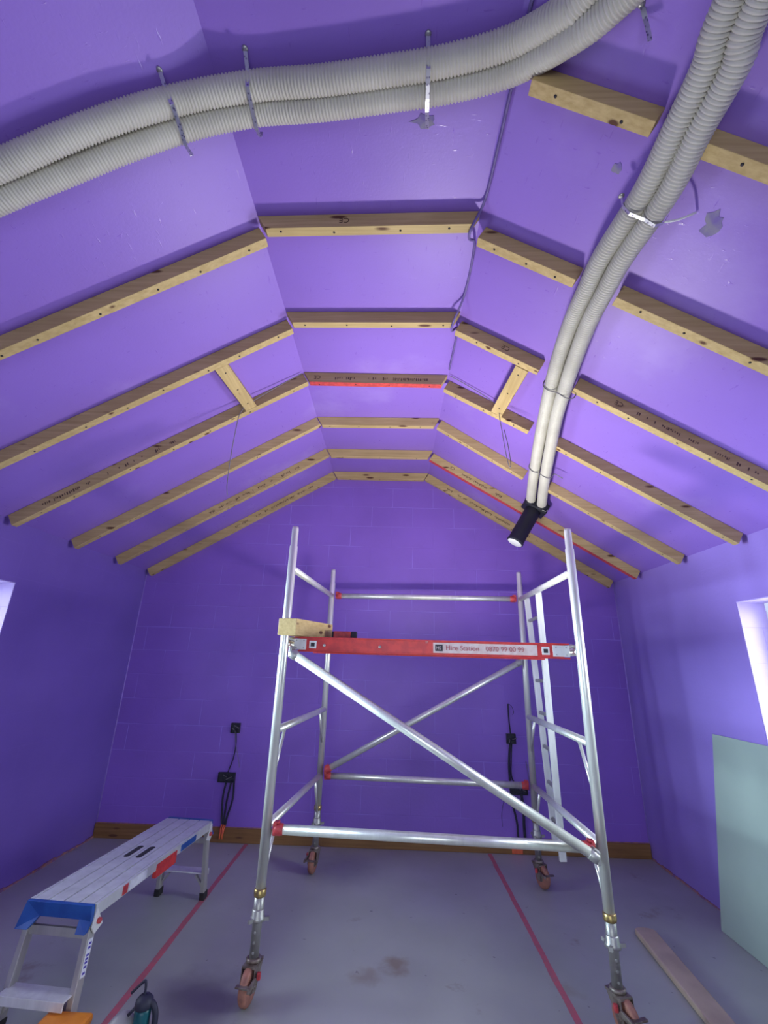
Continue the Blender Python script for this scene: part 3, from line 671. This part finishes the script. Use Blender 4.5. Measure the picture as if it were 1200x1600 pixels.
for u in (0, 1):
    s = (-.012, .012)[u]; ua, ub = sorted((u, u+s*4))
    def seg(l0, l1, name, m, e=0., z0=ZD-.050, z1=ZD):
        b = MB(); a_, b_ = (ua-e, ub+e); b.hexa([P(a_, l0, z0), P(b_, l0, z0), P(b_, l1, z0), P(a_, l1, z0), P(a_, l0, z1), P(b_, l0, z1), P(b_, l1, z1), P(a_, l1, z1)]); return b.build(name, m, wp, .002)
    seg(.012, .988, 'side_rail', m_deck)
    if u == 1:
        seg(.42, .60, 'red_grip', m_red, .012, ZD-.085, ZD-.020); seg(.64, .80, 'blue_label', m_blue, .006, ZD-.046, ZD-.012)
        seg(.22, .34, 'label', m_wsticker, .008, ZD-.046, ZD-.006); seg(.17, .205, 'dark_label', m_claw, .008, ZD-.046, ZD-.006)
def endcap(l, s, m):
    def q(u, z, e=0.): return P(u, l, z)-dl*s*(.012+e)
    pts = [q(-.03, ZD+.002), q(1.03, ZD+.002), q(1.04, ZD-.055), q(1.05, ZD-.092, .03), q(.90, ZD-.092, .03), q(.86, ZD-.052), q(.22, ZD-.052), q(.14, ZD-.092, .03), q(-.06, ZD-.092, .03), q(-.045, ZD-.055)]
    MB().poly(pts, dl*s*.02).build('end_cap', m, wp, .002)
endcap(0, 1, m_blue); endcap(1, -1, m_blue)
for l, s in ((0, -1), (1, 1)):
    ft = .05 if s > 0 else .05
    lf = MB(); top = [P(.03, l, ZD-.05)-dl*(-s)*-.03, P(.97, l, ZD-.05)-dl*(-s)*-.03]
    def st_(u, z):    # point on the splayed stile at height z
        k = (ZD-.05-z)/(ZD-.05); return P(u+(-.05 if u < .5 else .04)*k, l, z)-dl*s*.03*(1-k)+dl*s*.02*k
    for u in (.02, .98):
        o = MB().bar(st_(u, ZD-.03), st_(u, .03), .026, .045, dl).build('leg', m_legs, wp, .002)
        MB().bar(st_(u, .045), st_(u, .0015), .036, .055, dl).build('rubber_foot', m_rubber, o, .004)
        if u > .5 and s < 0:
            off = du*.0145
            k = MB().bar(st_(u, .33)+off, st_(u, .20)+off, .002, .030, dl).build('leg_sticker', m_wsticker, o)
            for zz in (.315, .30, .275, .262, .25, .235, .214): MB().bar(st_(u, zz+.004)+off*1.1, st_(u, zz-.004)+off*1.1, .002, .016, dl).build('sticker_mark', m_blueink, o)
    zs = .152
    a, c = st_(.02, zs), st_(.98, zs)
    MB().bar(a+dl*s*.025, c+dl*s*.025, .085, .006).bar(a+dl*s*.066+V((0, 0, -.014)), c+dl*s*.066+V((0, 0, -.014)), .006, .034).build('step', m_white, wp, .0015)
    MB().bar(st_(.02, ZD-.115), st_(.98, ZD-.115), .016, .034, (0, 0, 1)).build('cross_bar', m_legs, wp, .001)
    for u, v in ((.02, .22), (.98, .78)):
        MB().bar(st_(u, .06), st_(v, zs-.015), .012, .02, dl).build('gusset_strut', m_legs, wp)
    for u, e in ((0, -1), (1, 1)):
        c0 = P(u, l, ZD-.065)-dl*s*.045+du*e*.012
        MB().poly([c0+V((0, 0, .05))-dl*s*-.03, c0+V((0, 0, .05))+dl*s*.03, c0+V((0, 0, -.02))+dl*s*.045, c0+V((0, 0, -.05))+dl*s*.02, c0+V((0, 0, -.03))-dl*s*.03], du*e*.008).build('hinge_plate', m_white, wp, .002)
        MB().lathe([(.012, 0), (.012, .01), (.006, .014)], c0+du*e*.008+V((0, 0, -.005))+dl*s*.01, du*e, 12).build('lock_button', m_claw, wp)

# ------------------------------------------------------------------ floor things
def strip(a, c, w, label):
    b = MB(); n = 30; a = V(a); c = V(c); d = (c-a).normalized(); t = V((-d.y, d.x, 0)); rr = random.Random(len(label)); prev = None
    vs = []
    for k in range(n+1):
        p = a.lerp(c, k/n); j = rr.uniform(-.002, .002); ww = w*rr.uniform(.86, 1.06)
        vs.append((b.bm.verts.new(p+t*(ww/2+j)+V((0, 0, .0012))), b.bm.verts.new(p-t*(ww/2-j)+V((0, 0, .0012))), b.bm.verts.new(p+t*(ww/2+j)+V((0, 0, .0002))), b.bm.verts.new(p-t*(ww/2-j)+V((0, 0, .0002)))))
    for p, q in zip(vs, vs[1:]):
        for i0, i1 in ((0, 1), (3, 2), (2, 0), (1, 3)): b.bm.faces.new((p[i0], p[i1], q[i1], q[i0]))
    tag(b.build('floor_tape', m_tape), label, 'tape', 'red tape lines on the floor')
strip((-1.22, 2.0, 0), (-1.227, YB-.03, 0), .035, 'faded red tape line on the floor beside the work platform')
strip((.908, 2.0, 0), (.903, YB-.03, 0), .035, 'faded red tape line on the floor between the right castors of the tower')
b = MB(); lean = .16
b.hexa([(XR-lean-.013, 1.15, .002), (XR-lean, 1.15, .0), (XR-lean-.0, 3.53, .0), (XR-lean-.013, 3.53, .002), (XR-.016, 1.15, 1.135), (XR-.003, 1.15, 1.133), (XR-.003, 3.50, 1.133), (XR-.016, 3.50, 1.135)])
tag(b.build('plasterboard_sheet', m_green, None, .001), 'pale green plasterboard sheet leaning against the right wall under the window', 'board')
# beige board with rounded end
b = MB(); a = V((1.615, 3.46, 0)); c = V((1.52, 2.15, 0)); d = (c-a).normalized(); t = V((-d.y, d.x, 0)); w = .062
pts = [a+d*(.05-.05*math.cos(x))+t*w*math.sin(x)*1.0 for x in [math.pi*(k/10-.5)*1.0 for k in range(0)]]
pts = []
for k in range(9):
    x = math.pi*k/8; pts.append(a+d*(.03-.03*math.sin(x))+t*w*math.cos(x))
pts += [c-t*w, c+t*w]
tag(b.poly([p+V((0, 0, .001)) for p in pts], (0, 0, .034)).build('beige_board', m_plank, None, .008), 'dusty beige wooden board with a rounded end lying on the floor at the right', 'board')

# tools at the bottom left corner
tb = root('orange_tool_case', (-1.36, 2.35, 0), 'orange plastic tool case at the foot of the work platform', 'tool case')
MB().box((-1.405, 2.24, .001), (-1.22, 2.435, .075)).build('case_body', m_orange, tb, .012)
MB().box((-1.41, 2.235, .078), (-1.215, 2.44, .115)).build('lid', m_orange, tb, .014)
MB().tube(smooth_path([(-1.34, 2.24, .06), (-1.34, 2.205, .06), (-1.26, 2.205, .06), (-1.26, 2.24, .06)], 5), .009, 8).build('handle', m_navy, tb)
for x in (-1.36, -1.24): MB().box((x-.02, 2.228, .07), (x+.02, 2.24, .105)).build('latch', m_navy, tb, .003)
tl = root('cordless_tool', (-.955, 2.42, 0), 'teal and black cordless tool with a hook standing beside the red tape', 'power tool')
cx_, cy_ = -1.00, 2.41
MB().box((cx_-.045, cy_-.035, .001), (cx_+.045, cy_+.045, .055)).build('battery', m_navy, tl, .01)
MB().lathe([(.030, 0), (.034, .02), (.031, .06), (.033, .09), (.030, .105)], (cx_, cy_, .05), (0, 0, 1), 20).build('tool_handle', m_teal, tl)
MB().tube(smooth_path([(cx_+.0, cy_, .172), (cx_+.022, cy_, .172), (cx_+.045, cy_, .155), (cx_+.056, cy_, .12), (cx_+.054, cy_, .07), (cx_+.044, cy_, .03)], 6), .012, 12).build('tool_casing', m_navy, tl)
MB().lathe([(.033, .152), (.037, .158), (.034, .178), (.022, .190), (.006, .194)], (cx_, cy_, 0), (0, 0, 1), 20).build('tool_head', m_navy, tl)
MB().tube([(cx_-.028, cy_-.005, .155), (cx_-.055, cy_-.012, .130)], .006, 8).build('trigger', m_navy, tl)
MB().tube(smooth_path([(cx_-.005, cy_, .17), (cx_-.003, cy_, .21), (cx_-.006, cy_, .232), (cx_-.012, cy_, .236), (cx_-.03, cy_, .222), (cx_-.06, cy_, .195)], 5), .0052, 8).build('belt_hook', m_navy, tl)
t2 = root('grey_tool', (-1.05, 2.43, 0), 'light grey rounded power tool lying left of the teal tool', 'power tool')
MB().tube(smooth_path([(-1.13, 2.38, .045), (-1.105, 2.40, .072), (-1.075, 2.415, .092), (-1.05, 2.42, .075)], 6), [.018+.024*math.sin(math.pi*(k+3)/24) for k in range(19)], 18).build('tool_body', m_tgrey, t2)
MB().box((-1.10, 2.39, .002), (-1.05, 2.45, .065)).build('battery', m_tgrey, t2, .01)
MB().lathe([(.014, 0), (.014, .03), (.008, .04)], (-1.09, 2.385, .07), (.1, -1, .1), 14).build('chuck', m_dark, t2)

# ------------------------------------------------------------------ wiring on the back wall
def bx(name, x, z, w, h, label, mouth=True):
    r = root(name, (x, YB, z), label, 'back box', 'dark electrical back boxes on the back wall')
    b = MB(); y = YB
    b.box((x-w/2, y-.028, z-h/2), (x+w/2, y, z-h/2+.004)); b.box((x-w/2, y-.028, z+h/2-.004), (x+w/2, y, z+h/2))
    b.box((x-w/2, y-.028, z-h/2+.004), (x-w/2+.004, y, z+h/2-.004)); b.box((x+w/2-.004, y-.028, z-h/2+.004), (x+w/2, y, z+h/2-.004)); b.box((x-w/2+.004, y-.006, z-h/2+.004), (x+w/2-.004, y-.001, z+h/2-.004))
    b.build('box_shell', m_box, r)
    for k in range(4):
        a = V((x+random.uniform(-.3, .3)*w, y-.02, z+random.uniform(-.2, .2)*h))
        MB().tube(smooth_path([a+V((0, .013, 0)), a+V((random.uniform(-.02, .02), -.02, random.uniform(-.01, .03))), a+V((random.uniform(-.03, .03), -.03, random.uniform(-.03, .03)))], 4), .004, 6).build('wire_tail', m_cord if k % 2 else m_wire, r)
    return r
bx('socket_box', -1.452, .918, .085, .085, 'small dark back box high on the back wall left of the tower')
bx('socket_box', -1.478, .505, .155, .08, 'wide dark back box low on the back wall left of the tower')
bx('socket_box', 1.150, .905, .085, .085, 'small dark back box on the back wall seen between ladder and diagonal brace')
bx('socket_box', 1.195, .490, .155, .08, 'wide dark back box low on the back wall behind the lower rear rail')
yw = YB-.012
cb = 'dark cable '
def wc(pts, label, r=.006, m=m_cord): return cable([(x, yw if len(p_) == 2 else p_[2], z) for p_ in pts for x, z in [p_[:2]]], r, m, label, 6, 'wall_cable')
wc([(-1.445, .90), (-1.430, .78), (-1.440, .66), (-1.475, .54)], 'dark cable hanging from the upper left back box to the wide one', .005)
wc([(-1.450, .90, yw-.02), (-1.425, .78, yw-.02), (-1.385, .66, yw-.02), (-1.365, .59, yw-.02)], 'thin pale wire curling out of the upper left back box', .0025, m_wire)
cl = [[(-1.475, .48), (-1.490, .35), (-1.480, .20), (-1.468, .125)], [(-1.430, .48), (-1.450, .33), (-1.455, .20), (-1.452, .125)], [(-1.405, .47), (-1.400, .33), (-1.430, .20), (-1.438, .125)]]
cn = ['left of three dark cables dropping from the wide left back box', 'middle of three dark cables dropping from the wide left back box', 'right of three dark cables dropping from the wide left back box']
for p_, n_ in zip(cl, cn):
    o = wc(p_, n_, .0085)
    e = V((p_[-1][0], yw-.02, .125)); t_ = MB().tube([V((p_[-1][0], yw, .135)), e+V((0, -.003, -.01)), e+V((random.uniform(-.01, .01), -.012, -.09))], .007, 8)
    q = t_.build('cable_end', m_oend, None); q.parent = o; q.matrix_parent_inverse = M.Translation(-V(o.location)); q['label'] = 'orange cable end'
wc([(1.150, .94), (1.142, 1.05), (1.140, 1.15), (1.140, 1.205)], 'dark cable rising from the small right back box to a hole in the wall', .006)
wc([(1.140, 1.205, yw-.005), (1.165, 1.19, yw-.02), (1.185, 1.14, yw-.02), (1.175, 1.11, yw-.01)], 'thin dark wire tail drooping at the hole above the right back box', .0022)
wc([(1.140, .87), (1.120, .72), (1.118, .58), (1.125, .42), (1.160, .24), (1.165, .125)], 'dark cable dropping from the small right back box to the floor', .009)
wc([(1.155, .87), (1.140, .72), (1.135, .60), (1.165, .53)], 'dark cable linking the small right back box to the wide one', .006)
wc([(1.215, .46), (1.225, .33), (1.222, .22), (1.225, .125)], 'thick dark cable dropping from the wide right back box', .012)
wc([(1.06, .42), (1.03, .30), (1.03, .20)], 'faint thin wire tail low on the back wall left of the right cables', .002)
wc([(1.275, .72), (1.29, .62), (1.305, .50), (1.305, .42)], 'thin pale wire sticking out beside the rear right post of the tower', .003, m_wire)
o = MB().box((1.10, YB-.028, .006), (1.195, YB-.0225, .075)).build('orange_tag', m_oend, None, .002)
tag(o, 'small orange tag on the baseboard behind the tower', 'tag')

# ------------------------------------------------------------------ light
def area(name, loc, rot, sx, sy, e, col, spread=math.pi):
    l = bpy.data.lights.new(name, 'AREA'); l.shape = 'RECTANGLE'; l.size = sx; l.size_y = sy; l.energy = e; l.color = col; l.spread = spread
    o = bpy.data.objects.new(name, l); COL.objects.link(o); o.location = loc; o.rotation_euler = rot; return o
wc_y = (WY0+WY1)/2; wc_z = (WZ0+WZ1)/2
area('daylight_right', (XR+T+.05, wc_y, wc_z), (0, math.radians(90), 0), 1.05, 1.25, 105, (.86, .95, 1.))
area('daylight_left', (XL-T-.05, wc_y, wc_z), (0, math.radians(-90), 0), 1.05, 1.25, 50, (.80, .92, 1.))
area('right_wall_fill', (XL-T-.06, wc_y, wc_z), (0, math.radians(-90), 0), 1.05, 1.25, 38, (.66, .88, 1.), math.radians(42))  # extra narrow lamp behind the left window, added to brighten the right wall
area('front_fill', (0, YF-T-.05, 1.05), (math.radians(90), 0, 0), 2.1, 2.0, 24, (.95, 1., .95))  # added fill lamp, no source known; shines through the opening behind the camera
area('work_light', TP(0, 0, 1.70, 1.0, .16), (math.radians(180), 0, 0), .30, .18, 40, (1., .97, .94))

w = bpy.data.worlds.new('world'); S.world = w; w.use_nodes = True
bg = w.node_tree.nodes['Background']; bg.inputs[0].default_value = (.70, .82, 1., 1); bg.inputs[1].default_value = 2.2
S.view_settings.view_transform = 'Standard'; S.view_settings.look = 'None'; S.view_settings.exposure = 0
S.cycles.use_denoising = True
S.cycles.max_bounces = 10; S.cycles.diffuse_bounces = 6; S.cycles.sample_clamp_indirect = 6
